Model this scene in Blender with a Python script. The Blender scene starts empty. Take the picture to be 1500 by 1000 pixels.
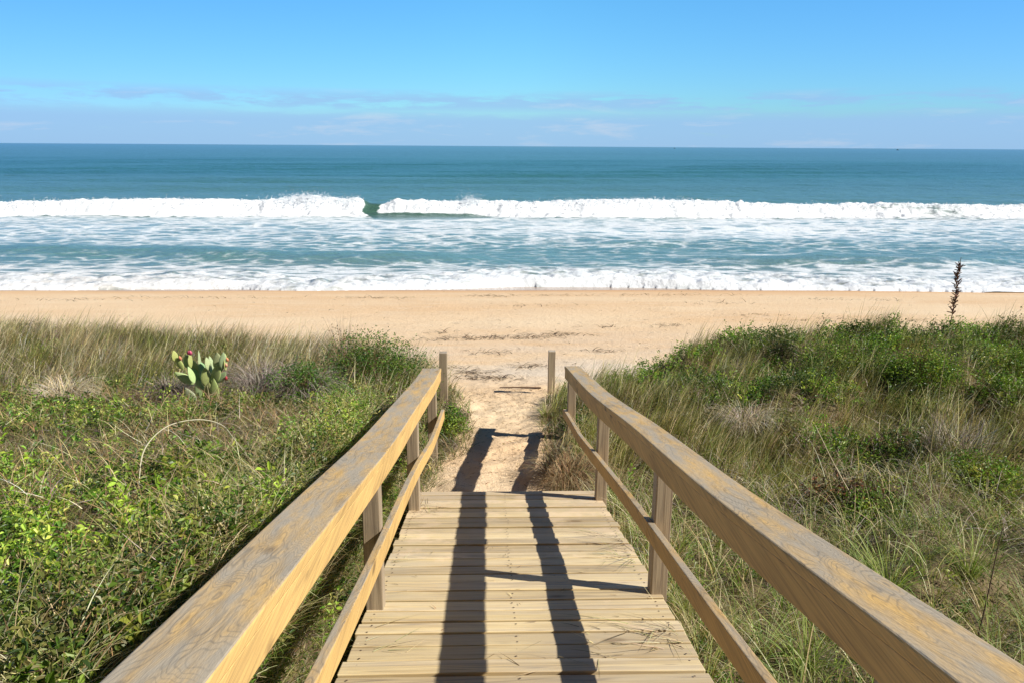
import bpy, math, random
import numpy as np
from mathutils import Vector

rng = np.random.default_rng(7)
random.seed(7)
R = math.radians
SC = bpy.context.scene
COL = SC.collection
CAMZ = 5.2
TH = math.atan(285.5/1125)

# ------------------------------------------------------------------ noise
_T = np.random.default_rng(3).random((256, 256))
def vn(x, y, s=0):
    x = np.asarray(x, float) + s*17.31; y = np.asarray(y, float) + s*9.77
    xi = np.floor(x).astype(int); yi = np.floor(y).astype(int)
    fx = x-xi; fy = y-yi
    fx = fx*fx*(3-2*fx); fy = fy*fy*(3-2*fy)
    a = _T[xi & 255, yi & 255]; b = _T[(xi+1) & 255, yi & 255]
    c = _T[xi & 255, (yi+1) & 255]; d = _T[(xi+1) & 255, (yi+1) & 255]
    return (a*(1-fx)+b*fx)*(1-fy)+(c*(1-fx)+d*fx)*fy
def fbm(x, y, o=4, s=0, g=.5):
    r = 0; a = 1; t = 0
    for i in range(o):
        r = r+a*vn(x*2**i, y*2**i, s+i*3); t += a; a *= g
    return r/t
def sst(a, b, x):
    t = np.clip((x-a)/(b-a), 0, 1); return t*t*(3-2*t)

# ------------------------------------------------------------------ object helpers
def tag(o, label=None, cat=None, group=None, kind=None):
    if label: o['label'] = label
    if cat: o['category'] = cat
    if group: o['group'] = group
    if kind: o['kind'] = kind
    return o
def empty(name, loc, label, cat, group=None):
    o = bpy.data.objects.new(name, None); COL.objects.link(o)
    o.location = loc; o.empty_display_size = .1
    return tag(o, label, cat, group)
def mesh(name, V, F, mat, parent=None, col=None, attrs=None, smooth=False):
    V = np.asarray(V, float); F = np.asarray(F, int)
    me = bpy.data.meshes.new(name)
    n = F.shape[1]
    if parent is not None: V = V-np.array(parent.location)
    me.vertices.add(len(V)); me.vertices.foreach_set('co', V.astype(np.float32).ravel())
    me.loops.add(F.size); me.loops.foreach_set('vertex_index', F.astype(np.int32).ravel())
    me.polygons.add(len(F)); me.polygons.foreach_set('loop_start', (np.arange(len(F))*n).astype(np.int32))
    me.update(calc_edges=True)
    me.polygons.foreach_set('use_smooth', np.full(len(F), smooth))
    if col is not None:
        a = me.color_attributes.new('col', 'FLOAT_COLOR', 'POINT')
        c = np.ones((len(V), 4), np.float32); c[:, :3] = col
        a.data.foreach_set('color', c.ravel())
    for k, v in (attrs or {}).items():
        a = me.attributes.new(k, 'FLOAT', 'POINT'); a.data.foreach_set('value', np.asarray(v, np.float32))
    me.materials.append(mat)
    o = bpy.data.objects.new(name, me); COL.objects.link(o)
    if parent is not None: o.parent = parent
    return o

class Acc:
    """gathers vertices / quads / colours into one mesh"""
    def __init__(s): s.V = []; s.F = []; s.C = []; s.n = 0
    def add(s, V, F, C):
        s.V.append(V); s.F.append(F+s.n); s.C.append(np.broadcast_to(C, (len(V), 3)) if np.ndim(C) == 1 else C); s.n += len(V)
    def build(s, name, mat, parent=None, smooth=False):
        return mesh(name, np.concatenate(s.V), np.concatenate(s.F), mat, parent, np.concatenate(s.C), smooth=smooth)

# ------------------------------------------------------------------ node helpers
class NT:
    def __init__(s, nt): s.nt = nt; s.N = nt.nodes; s.L = nt.links
    def n(s, t, **k):
        o = s.N.new(t)
        for a, b in k.items():
            if a.startswith('i_'):
                key = a[2:]; key = int(key) if key.isdigit() else key.replace('_', ' ')
                s.set(o.inputs[key], b)
            else: setattr(o, a, b)
        return o
    def set(s, inp, b):
        if isinstance(b, bpy.types.NodeSocket): s.L.new(b, inp)
        else: inp.default_value = b
    def m(s, op, a, b=0., c=None, clamp=False):
        o = s.N.new('ShaderNodeMath'); o.operation = op; o.use_clamp = clamp
        s.set(o.inputs[0], a); s.set(o.inputs[1], b)
        if c is not None: s.set(o.inputs[2], c)
        return o.outputs[0]
    def mix(s, f, a, b, bt='MIX'):
        o = s.N.new('ShaderNodeMix'); o.data_type = 'RGBA'; o.blend_type = bt
        s.set(o.inputs[0], f)
        for i, v in ((6, a), (7, b)):
            s.set(o.inputs[i], (*v, 1) if isinstance(v, tuple) and len(v) == 3 else v)
        return o.outputs[2]
    def ramp(s, f, pts, interp='LINEAR'):
        o = s.N.new('ShaderNodeValToRGB'); cr = o.color_ramp; cr.interpolation = interp
        while len(cr.elements) < len(pts): cr.elements.new(.5)
        for e, (p, c) in zip(cr.elements, pts):
            e.position = p; e.color = (*c, 1) if len(c) == 3 else c
        s.L.new(f, o.inputs[0]); return o.outputs[0]
    def mr(s, v, a, b, c=0., d=1., st='LINEAR'):
        o = s.N.new('ShaderNodeMapRange'); o.interpolation_type = st
        s.set(o.inputs[0], v)
        for i, x in enumerate((a, b, c, d)): s.set(o.inputs[i+1], x)
        return o.outputs[0]
    def noise(s, vec, scale, detail=4, rough=.5, dist=0.):
        o = s.N.new('ShaderNodeTexNoise'); s.set(o.inputs['Vector'], vec)
        o.inputs['Scale'].default_value = scale; o.inputs['Detail'].default_value = detail
        o.inputs['Roughness'].default_value = rough; o.inputs['Distortion'].default_value = dist
        return o.outputs['Fac']
    def mapp(s, vec, sc=(1, 1, 1), loc=(0, 0, 0), rot=(0, 0, 0)):
        o = s.N.new('ShaderNodeMapping'); s.L.new(vec, o.inputs['Vector'])
        o.inputs['Scale'].default_value = sc; o.inputs['Location'].default_value = loc; o.inputs['Rotation'].default_value = rot
        return o.outputs[0]
def newmat(name):
    m = bpy.data.materials.new(name); m.use_nodes = True; m.node_tree.nodes.clear()
    t = NT(m.node_tree); out = t.n('ShaderNodeOutputMaterial'); return m, t, out
def geo_pos(t): return t.n('ShaderNodeNewGeometry').outputs['Position']

# ------------------------------------------------------------------ materials
def wood(name, axis, light, mid, dark, grey, greytop=.6, ringk=.4):
    m, t, out = newmat(name)
    g = t.n('ShaderNodeNewGeometry')
    rnd = t.n('ShaderNodeAttribute', attribute_name='col')
    off = t.n('ShaderNodeVectorMath', operation='SCALE'); t.L.new(rnd.outputs['Vector'], off.inputs[0]); off.inputs['Scale'].default_value = 23.
    ad = t.n('ShaderNodeVectorMath', operation='ADD'); t.L.new(g.outputs['Position'], ad.inputs[0]); t.L.new(off.outputs[0], ad.inputs[1])
    sc = [1, 1, 1]; sc[axis] = .032
    v = t.mapp(ad.outputs[0], tuple(sc))
    n1 = t.noise(v, 8, 2.2, .42, .08)
    ring = t.m('PINGPONG', t.m('MULTIPLY', n1, 8.), .5)
    ring = t.m('MULTIPLY', ring, 2.)
    sc2 = [1, 1, 1]; sc2[axis] = .02
    v2 = t.mapp(ad.outputs[0], tuple(sc2))
    fib = t.noise(v2, 170, 3, .6)
    fib2 = t.noise(v2, 45, 3, .6)
    sc3 = [1, 1, 1]; sc3[axis] = .25
    blot = t.noise(t.mapp(ad.outputs[0], tuple(sc3)), 4.5, 3, .55)
    grain = t.mr(ring, .55, 1., 0., 1.)
    c = t.mix(t.mr(blot, .35, .68), light, mid)
    grain = t.m('MULTIPLY', grain, t.mr(blot, .3, .65, .25, 1.))
    c = t.mix(t.m('MULTIPLY', grain, ringk), c, dark)
    fl = t.m('MULTIPLY', t.m('PINGPONG', t.m('MULTIPLY', t.noise(v2, 8., 2., .5, .0), 42.), .5), 2.)
    fl = t.m('MULTIPLY', t.mr(fl, .62, .95), t.mr(blot, .35, .6, .15, .75))
    c = t.mix(t.m('MULTIPLY', fl, .6), c, dark)
    c = t.mix(t.m('MULTIPLY', t.mr(fib, .45, .75), .5), c, dark)
    # weathered grey on upward faces, patchy
    nz = t.n('ShaderNodeSeparateXYZ'); t.L.new(g.outputs['Normal'], nz.inputs[0])
    up = t.mr(nz.outputs['Z'], .5, .9)
    b2 = t.noise(t.mapp(ad.outputs[0], tuple(sc2)), 16, 3, .6)
    gw = t.m('MULTIPLY', t.mr(b2, .32, .62), t.m('MULTIPLY', up, greytop))
    c = t.mix(gw, c, grey)
    c = t.mix(t.m('MULTIPLY', t.m('MULTIPLY', fl, up), .55), c, tuple(x*.4 for x in grey))
    gw2 = t.m('MULTIPLY', t.m('MULTIPLY', grain, t.mr(blot, .38, .6)), t.m('MULTIPLY', up, .3))
    c = t.mix(gw2, c, tuple(x*.42 for x in grey))
    # knots
    sc4 = [1, 1, 1]; sc4[axis] = .45
    vo = t.n('ShaderNodeTexVoronoi'); t.L.new(t.mapp(ad.outputs[0], tuple(sc4)), vo.inputs['Vector']); vo.inputs['Scale'].default_value = 3.2
    kn = t.mr(vo.outputs['Distance'], .05, .115, 1., 0., 'SMOOTHSTEP')
    c = t.mix(t.m('MULTIPLY', kn, .7), c, tuple(x*.6 for x in dark))
    if axis == 0:
        sy = t.n('ShaderNodeSeparateXYZ'); t.L.new(g.outputs['Position'], sy.inputs[0])
        sd = t.noise(g.outputs['Position'], 5., 6, .65)
        k = t.m('ADD', t.m('ADD', sd, t.mr(sy.outputs['Y'], 3.5, 6.1, -.16, .10)), t.m('MULTIPLY', t.m('ABSOLUTE', t.m('SUBTRACT', sy.outputs['X'], .14)), .10))
        c = t.mix(t.m('MULTIPLY', t.mr(k, .52, .64), t.m('MULTIPLY', up, .7)), c, (.78, .61, .41))
        sc5 = t.noise(t.mapp(g.outputs['Position'], (.5, 1, 1)), 2.2, 4, .6)
        c = t.mix(t.mr(sc5, .52, .72, 0., .4), c, (.50, .44, .36))
    br = t.n('ShaderNodeAttribute', attribute_name='tone')
    c = t.mix(1., c, t.mix(br.outputs['Fac'], (.78, .76, .74), (1.1, 1.1, 1.1)), 'MULTIPLY')
    h = t.m('ADD', t.m('MULTIPLY', fib, .6), t.m('ADD', t.m('MULTIPLY', grain, -.35), t.m('MULTIPLY', fib2, .7)))
    bmp = t.n('ShaderNodeBump', i_Strength=.5, i_Distance=.004); t.L.new(h, bmp.inputs['Height'])
    p = t.n('ShaderNodeBsdfPrincipled', i_Roughness=.72); t.L.new(c, p.inputs['Base Color']); t.L.new(bmp.outputs[0], p.inputs['Normal'])
    p.inputs['Specular IOR Level'].default_value = .3
    t.L.new(p.outputs[0], out.inputs[0])
    return m
M_RAIL = wood('rail_wood', 1, (.72, .47, .17), (.60, .39, .14), (.24, .15, .07), (.40, .355, .28), .9, .34)
M_DECK = wood('deck_wood', 0, (.80, .65, .36), (.68, .53, .28), (.33, .20, .09), (.62, .54, .43), .4, .35)
M_POST = wood('post_wood', 2, (.44, .36, .25), (.36, .28, .19), (.14, .10, .07), (.5, .46, .4), .6, .55)

def foliage_mat(name, transl=.35, rough=.5, spec=.3, gloss=True):
    m, t, out = newmat(name)
    a = t.n('ShaderNodeAttribute', attribute_name='col')
    p = t.n('ShaderNodeBsdfPrincipled', i_Roughness=rough); t.L.new(a.outputs['Color'], p.inputs['Base Color'])
    p.inputs['Specular IOR Level'].default_value = spec
    tr = t.n('ShaderNodeBsdfTranslucent')
    t.L.new(t.mix(1., a.outputs['Color'], (1.25, 1.25, .7), 'MULTIPLY'), tr.inputs['Color'])
    mx = t.n('ShaderNodeMixShader'); mx.inputs[0].default_value = transl
    t.L.new(p.outputs[0], mx.inputs[1]); t.L.new(tr.outputs[0], mx.inputs[2]); t.L.new(mx.outputs[0], out.inputs[0])
    return m
M_GRASS = foliage_mat('grass_blades', .3, .55, .3)
M_LEAF = foliage_mat('glossy_leaf', .32, .42, .4)
M_DRY = foliage_mat('dry_stems', .08, .8, .15)

def simple_mat(name, rough=.6, spec=.3, bump=0., bs=60):
    m, t, out = newmat(name)
    a = t.n('ShaderNodeAttribute', attribute_name='col')
    p = t.n('ShaderNodeBsdfPrincipled', i_Roughness=rough); p.inputs['Specular IOR Level'].default_value = spec
    n = t.noise(geo_pos(t), bs, 4, .6)
    t.L.new(t.mix(t.mr(n, .3, .7), t.mix(1., a.outputs['Color'], (.78, .78, .74), 'MULTIPLY'), t.mix(1., a.outputs['Color'], (1.12, 1.12, 1.12), 'MULTIPLY')), p.inputs['Base Color'])
    if bump:
        b = t.n('ShaderNodeBump', i_Strength=.5, i_Distance=bump); t.L.new(n, b.inputs['Height']); t.L.new(b.outputs[0], p.inputs['Normal'])
    t.L.new(p.outputs[0], out.inputs[0]); return m
M_CACTUS = simple_mat('cactus_skin', .55, .35, .002, 90)
M_FRUIT = simple_mat('cactus_fruit', .45, .4)
M_PAINT = simple_mat('boat_paint', .5, .4)

# sand / ground
m, t, out = newmat('sand')
pos = geo_pos(t)
sep = t.n('ShaderNodeSeparateXYZ'); t.L.new(pos, sep.inputs[0])
big = t.noise(t.mapp(pos, (.12, .35, 1)), 1., 5, .55)
med = t.noise(t.mapp(pos, (.5, 1, 1)), 3., 5, .6)
fine = t.noise(pos, 60, 5, .65)
speck = t.noise(pos, 260, 2, .6)
c = t.mix(t.mr(big, .35, .65), (.73, .515, .31), (.79, .615, .41))
c = t.mix(t.m('MULTIPLY', t.mr(med, .5, .8), .45), c, (.80, .67, .50))
c = t.mix(t.m('MULTIPLY', t.mr(speck, .56, .75), .35), c, (.42, .28, .17))
# paler dry sand just beyond the dune toe
pale = t.m('MULTIPLY', t.mr(sep.outputs['Y'], 10.2, 12.), t.mr(sep.outputs['Y'], 18., 13.))
pale = t.m('MULTIPLY', pale, t.mr(t.noise(t.mapp(pos, (.25, .6, 1)), 1.3, 4, .6), .4, .62))
c = t.mix(t.m('MULTIPLY', pale, .75), c, (.70, .60, .48))
# damp sand toward the water
wet = t.m('ADD', sep.outputs['Z'], t.m('MULTIPLY', t.noise(t.mapp(pos, (.10, .5, 1)), 1., 3, .5), .3))
damp = t.mr(wet, .62, .30, 0., 1., 'SMOOTHSTEP')
c = t.mix(t.m('MULTIPLY', damp, .9), c, (.60, .36, .185))
wet = t.m('ADD', wet, t.mr(sep.outputs['X'], -5., -13., 0., -.10))
vwet = t.mr(wet, .36, .24, 0., 1., 'SMOOTHSTEP')
c = t.mix(t.m('MULTIPLY', vwet, .8), c, (.36, .27, .20))
# leaf litter under the plants
lit = t.n('ShaderNodeAttribute', attribute_name='litter')
ln = t.noise(pos, 14, 5, .7)
lc = t.mix(t.mr(ln, .35, .65), (.10, .075, .045), (.25, .19, .11))
lf = t.m('MULTIPLY', lit.outputs['Fac'], 1.)
lf = t.mr(t.m('ADD', lf, t.m('MULTIPLY', t.m('SUBTRACT', ln, .5), .9)), .35, .65)
c = t.mix(lf, c, lc)
p = t.n('ShaderNodeBsdfPrincipled'); t.L.new(c, p.inputs['Base Color'])
t.set(p.inputs['Roughness'], t.mr(vwet, 0., 1., .95, .22)); t.set(p.inputs['Specular IOR Level'], t.mr(vwet, 0, 1, .1, .5))
lump = t.noise(t.mapp(pos, (1, 1, 1)), 9, 6, .65)
dryf = t.mr(damp, 0, 1, 1., .12)
b = t.n('ShaderNodeBump', i_Distance=.06); t.set(b.inputs['Strength'], t.m('MULTIPLY', dryf, .75)); t.L.new(t.m('ADD', t.m('MULTIPLY', lump, .8), t.m('MULTIPLY', fine, .25)), b.inputs['Height'])
t.L.new(b.outputs[0], p.inputs['Normal']); t.L.new(p.outputs[0], out.inputs[0])
M_SAND = m

# sea
m, t, out = newmat('sea_water')
pos = geo_pos(t)
sep = t.n('ShaderNodeSeparateXYZ'); t.L.new(pos, sep.inputs[0])
fo = t.n('ShaderNodeAttribute', attribute_name='foam').outputs['Fac']
sh = t.mr(sep.outputs['Y'], 150., 30., 0., 1.)
deep = t.mix(t.mr(t.noise(t.mapp(pos, (.004, .02, 1)), 1., 3, .5), .35, .65), (.026, .138, .135), (.034, .168, .162))
body = t.mix(sh, deep, (.13, .27, .27))
sandy = t.mr(sep.outputs['Y'], 36., 28.)
aer = t.m('MULTIPLY', t.mr(sep.outputs['Y'], 40., 46.), t.mr(sep.outputs['Y'], 59.5, 57.5))
body = t.mix(t.m('MULTIPLY', aer, t.mr(t.noise(t.mapp(pos, (.15, .4, 1)), 1., 4, .6), .35, .6, .2, .75)), body, (.34, .50, .55))
body = t.mix(t.m('MULTIPLY', t.mr(sep.outputs['Y'], 56.5, 58.5), t.mr(sep.outputs['Y'], 66., 62.)), body, (.055, .13, .095))
body = t.mix(t.m('MULTIPLY', sandy, .6), body, (.30, .25, .17))
v = t.mapp(pos, (.50, 1.0, 1.))
n1 = t.noise(v, 1.5, 8, .66, .7)
n2 = t.noise(t.mapp(pos, (.22, .9, 1.), (7, 3, 0)), .55, 4, .6, .5)
vo = t.n('ShaderNodeTexVoronoi', feature='DISTANCE_TO_EDGE'); vo.inputs['Scale'].default_value = 1.1
wv = t.n('ShaderNodeVectorMath', operation='ADD'); t.L.new(v, wv.inputs[0])
nn = t.n('ShaderNodeTexNoise'); nn.inputs['Scale'].default_value = 1.6; nn.inputs['Detail'].default_value = 4; t.L.new(v, nn.inputs['Vector'])
t.L.new(nn.outputs['Color'], wv.inputs[1]); t.L.new(wv.outputs[0], vo.inputs['Vector'])
lace = t.mr(vo.outputs['Distance'], 0., .28, .22, -.06)
thr = t.m('ADD', t.m('ADD', t.m('MULTIPLY', n1, .75), t.m('MULTIPLY', n2, .25)), lace)
ff = t.mr(t.m('ADD', thr, fo), .90, 1.24, 0., 1., 'SMOOTHSTEP')
chop = t.noise(t.mapp(pos, (.55, 1.3, 1)), 1.5, 7, .62)
rip = t.noise(t.mapp(pos, (.6, 1.3, 1)), 7., 4, .6)
b = t.n('ShaderNodeBump', i_Strength=.9, i_Distance=.28); t.L.new(t.m('ADD', chop, t.m('MULTIPLY', rip, .12)), b.inputs['Height'])
dif = t.n('ShaderNodeBsdfDiffuse'); t.L.new(body, dif.inputs['Color'])
gl = t.n('ShaderNodeBsdfGlossy', i_Roughness=.28); t.L.new(b.outputs[0], gl.inputs['Normal']); gl.inputs['Color'].default_value = (.85, .95, 1, 1)
t.L.new(b.outputs[0], dif.inputs['Normal'])
fr = t.n('ShaderNodeFresnel', i_IOR=1.33); t.L.new(b.outputs[0], fr.inputs['Normal'])
mx = t.n('ShaderNodeMixShader'); t.set(mx.inputs[0], t.m('MINIMUM', t.m('MULTIPLY', fr.outputs[0], 1.15), .62)); t.L.new(dif.outputs[0], mx.inputs[1]); t.L.new(gl.outputs[0], mx.inputs[2])
ff = t.m('MULTIPLY', ff, t.mr(fo, .55, .85, .78, 1.))
fd = t.n('ShaderNodeBsdfDiffuse')
fsand = t.m('MULTIPLY', t.m('MULTIPLY', sandy, t.mr(sep.outputs['X'], -6., -20.)), t.mr(n2, .4, .6))
t.L.new(t.mix(t.m('MULTIPLY', fsand, .5), (.80, .84, .88), (.72, .55, .38)), fd.inputs['Color'])
b2 = t.n('ShaderNodeBump', i_Strength=.7, i_Distance=.12); t.L.new(t.noise(pos, 3.5, 6, .6), b2.inputs['Height']); t.L.new(b2.outputs[0], fd.inputs['Normal'])
m2 = t.n('ShaderNodeMixShader'); t.set(m2.inputs[0], ff); t.L.new(mx.outputs[0], m2.inputs[1]); t.L.new(fd.outputs[0], m2.inputs[2])
t.L.new(m2.outputs[0], out.inputs[0])
M_SEA = m
m, t, out = newmat('white_foam')
fd = t.n('ShaderNodeBsdfDiffuse'); fd.inputs['Color'].default_value = (.9, .92, .94, 1)
tr = t.n('ShaderNodeBsdfTranslucent'); tr.inputs['Color'].default_value = (.95, .97, .98, 1)
mx = t.n('ShaderNodeMixShader'); mx.inputs[0].default_value = .65; t.L.new(fd.outputs[0], mx.inputs[1]); t.L.new(tr.outputs[0], mx.inputs[2]); t.L.new(mx.outputs[0], out.inputs[0])
M_FOAM = m

# ------------------------------------------------------------------ terrain
def left_edge(Y): return np.interp(Y, [0, 6.0, 6.5, 7.2, 7.8, 9.2, 10.2, 10.8], [-.66, -.66, -.55, -.45, -.22, -.25, -.45, -.8])
def right_edge(Y): return np.interp(Y, [0, 5.9, 6.1, 7., 8., 9.2, 10., 10.8], [.94, .94, .62, .55, .6, .66, .85, 1.6])
def sea_edge(X): return np.interp(X, [-14, -6, -3, -1.6, -.7, .3, .9, 1.8, 3., 4.4, 5.7, 9, 14], [13.0, 12.8, 12., 11.4, 10.6, 9.5, 10.2, 10.7, 11.7, 12.5, 12.9, 13.2, 13.4])+.5*(vn(X*1.1, X*0, 5)-.5)
def veg(X, Y):
    """1 inside the planted dunes, 0 on the sand; positive = inside by that many metres"""
    a = np.maximum(left_edge(Y)-X, X-right_edge(Y))
    return np.minimum(a, sea_edge(X)-Y)
def beachz(Y):
    return np.interp(Y, [-5, 6, 8.7, 10.3, 10.5, 13, 16, 22, 26, 28, 31, 60, 120, 400], [2.2, 2.22, 1.95, 1.83, 1.76, 1.48, 1.2, .72, .32, .06, -.25, -2, -4, -8])
def ground(X, Y):
    X = np.asarray(X, float); Y = np.asarray(Y, float)
    d = veg(X, Y)
    zd = np.maximum(3.3-.2185*np.maximum(Y, -6), 2.02)+.24*(fbm(X*.9, Y*.9, 3, 2)-.5)*np.where(X < 0, .6, 1.)
    bank = CAMZ-1.534-.2185*np.clip(Y, -4, 20)+.56
    zd = np.where(X < 0, zd+(np.maximum(bank, 2.2)-zd)*sst(-.69, -np.interp(Y, [5, 8], [1.0, 1.3]), X), zd)
    zd = zd+.62*(fbm(X*1.6, Y*1.6, 3, 15)-.5)*sst(1.3, 2.2, X)*sst(3., 5., Y)
    zd = zd+.16*np.exp(-((X-5.5)/2.5)**2-((Y-11.5)/2.)**2)
    zb = beachz(Y)
    w = sst(-.25, .7, np.minimum(d, 9.))
    w = np.where(Y < 5.9, 1., np.where(Y < 6.1, np.maximum(w, (6.1-Y)/.2), w))
    # sand spills onto the end of the ramp
    z = zb*(1-w)+zd*w
    lump = (1-w)*sst(14., 9., Y)*(.07*(fbm(X*5, Y*5, 3, 11)-.5))+(1-w)*.05*(fbm(X*.9, Y*1.4, 3, 21)-.5)*sst(27, 22, Y)
    return z+lump
def grid(xs, ys):
    X, Y = np.meshgrid(xs, ys); nx, ny = len(xs), len(ys)
    i = (np.arange(ny-1)[:, None]*nx+np.arange(nx-1)[None, :]).ravel()
    return X.ravel(), Y.ravel(), np.stack([i, i+1, i+1+nx, i+nx], 1)
xs = np.concatenate([-np.geomspace(3, 400, 90)[::-1], np.linspace(-2.97, 2.97, 180), np.geomspace(3, 400, 90)])
ys = np.concatenate([-np.geomspace(1, 200, 20)[::-1]+1, np.linspace(.2, 12, 300), np.geomspace(12.05, 34, 140), np.geomspace(35, 400, 30)])
X, Y, F = grid(xs, ys)
Z = ground(X, Y)
Z = np.where(Y < 0, np.minimum(Z, 4.6), Z)
lit = sst(-.12, .35, veg(X, Y)+.35*(fbm(X*2.2, Y*2.2, 3, 31)-.5))
lit = np.where((X < -.62) & (X > -2) & (Y < 5.9), 1, lit)
lit = np.where((np.abs(X-.14) < .8) & (Y < 6.05), 1, lit)
tag(mesh('ground', np.stack([X, Y, Z], 1), F, M_SAND, attrs={'litter': lit}, smooth=True), 'sandy beach and dune ground', kind='structure')

# pixel (photo coordinates) -> ground point, used only to place things where they stand
YAW = R(1.68); ROLL = R(.36)
cam = bpy.data.cameras.new('camera'); co = bpy.data.objects.new('camera', cam); COL.objects.link(co)
cam.lens = 27; cam.sensor_width = 36; cam.clip_start = .05; cam.clip_end = 120000
co.location = (0, 0, CAMZ)
from mathutils import Matrix
Mr = Matrix.Rotation(-YAW, 3, 'Z') @ Matrix.Rotation(math.pi/2-TH, 3, 'X') @ Matrix.Rotation(ROLL, 3, 'Z')
co.rotation_euler = Mr.to_euler()
SC.camera = co
def at(px, py, z=None, Y=None):
    d = Mr @ Vector(((px-750)/1125, -(py-500)/1125, -1))
    if Y is not None: k = Y/d.y; return Vector((d.x*k, Y, CAMZ+d.z*k))
    if z is not None: k = (z-CAMZ)/d.z; return Vector((d.x*k, d.y*k, z))
    k = 2.
    for _ in range(900):
        q = Vector((d.x*k, d.y*k, CAMZ+d.z*k))
        if q.z <= float(ground(q.x, q.y)): break
        k += .03
    return Vector((q.x, q.y, float(ground(q.x, q.y))))

# ------------------------------------------------------------------ boardwalk
def deckz(Y): return CAMZ-1.534-.2185*Y
def boxv(x0, x1, y0, y1, z00, z01, z10, z11, jit=0):
    """prism along Y: z00/z01 = bottom/top at y0, z10/z11 at y1"""
    return np.array([[x0, y0, z00], [x1, y0, z00], [x1, y0, z01], [x0, y0, z01], [x0, y1, z10], [x1, y1, z10], [x1, y1, z11], [x0, y1, z11]])
BF = np.array([[0, 1, 2, 3], [5, 4, 7, 6], [4, 0, 3, 7], [1, 5, 6, 2], [3, 2, 6, 7], [4, 5, 1, 0]])
def bevel(o, w, seg=2):
    md = o.modifiers.new('bevel', 'BEVEL'); md.width = w; md.segments = seg; md.limit_method = 'ANGLE'; md.angle_limit = R(40)
def strip(name, xf, zf, hf, w, y0, y1, mat, parent, n=24, bev=.005, seed=0, tone=.6):
    """board running along Y following zf(Y) (top), inner x = xf(Y); w may be negative"""
    ys = np.linspace(y0, y1, n); V = []; 
    for y in ys:
        x = xf(y); z = zf(y); h = hf
        a, b_ = sorted((x, x+w))
        V += [[a, y, z-h], [b_, y, z-h], [b_, y, z], [a, y, z]]
    F = []
    for i in range(n-1):
        k = 4*i
        for j in range(4): F.append([k+j, k+(j+1) % 4, k+4+(j+1) % 4, k+4+j])
    F.append([3, 2, 1, 0]); k = 4*(n-1); F.append([k, k+1, k+2, k+3])
    r = np.random.default_rng(seed).random(3)
    o = mesh(name, V, np.array(F)[:, ::-1], mat, parent, col=np.tile(r, (len(V), 1)), attrs={'tone': np.full(len(V), tone)})
    bevel(o, bev); return o
bw = empty('wooden_boardwalk', (.14, 3., deckz(3.)), 'sloping wooden boardwalk with handrails leading down through the dunes to the beach', 'boardwalk')
# deck boards (one deck mesh)
V = []; F = []; C = []; T = []; k = 0
bnd = 0.14
y = 6.05; i = 0
slope = math.atan(.2185)
rr = np.random.default_rng(5)
while y > -1.2:
    g = .011+.006*rr.random()
    y0 = y-(bnd-g)*math.cos(slope)+rr.normal()*.0006; y1 = y
    xl = -.635+rr.normal()*.006; xr = .915+rr.normal()*.008
    if i in (15,): xr += .015
    dz = rr.normal()*.003; tilt = rr.normal()*.0012
    tz0, tz1 = deckz(y0)+dz-tilt, deckz(y1)+dz+tilt
    bow = rr.normal()*.002
    nx = 9; xsb = np.linspace(xl, xr, nx)
    base = k
    for q, x in enumerate(xsb):
        e = bow*math.sin(q/(nx-1)*math.pi); w_ = rr.normal()*.0006
        for (yy, zz) in ((y0, tz0-.036), (y1, tz1-.036), (y1+w_, tz1+e), (y0+w_, tz0+e)): V.append([x, yy, zz])
        k += 4
    for q in range(nx-1):
        b0 = base+4*q
        for j in range(4): F.append([b0+j, b0+(j+1) % 4, b0+4+(j+1) % 4, b0+4+j])
    F.append([base+3, base+2, base+1, base]); e0 = base+4*(nx-1); F.append([e0, e0+1, e0+2, e0+3])
    C += [rr.random(3)]*(4*nx); T += [np.clip(.5+.45*rr.normal(), 0, 1)]*(4*nx)
    y -= bnd*math.cos(slope); i += 1
o = mesh('deck', V, F, M_DECK, bw, col=np.array(C), attrs={'tone': T}); bevel(o, .004)
V2 = []; F2 = []
for j in range(i):
    yb = 6.05-bnd*math.cos(slope)*(j+.5)
    for xn in (-.58, .12, .86):
        for dy in (-.035, .035):
            cx_, cy_ = xn+rr.normal()*.006, yb+dy+rr.normal()*.004; b0 = len(V2); zc = deckz(cy_)+.0035
            for a in range(6): V2.append([cx_+.0055*math.cos(a*math.pi/3), cy_+.0055*math.sin(a*math.pi/3), zc-.2185*.0055*math.sin(a*math.pi/3)])
            F2 += [[b0, b0+1, b0+2, b0+3], [b0, b0+3, b0+4, b0+5]]
o = mesh('nail_heads', V2, F2, simple_mat('rusty_nail', .6, .5), bw, col=np.tile((.10, .06, .04), (len(V2), 1))); o['kind'] = 'stuff'
for sx in (-.60, .10, .84):
    strip('stringer', lambda y: sx, lambda y: deckz(y)-.04, .14, .04, -1.2, 6.0, M_POST, bw, 4, .003, int(sx*50+60), .4)
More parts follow.
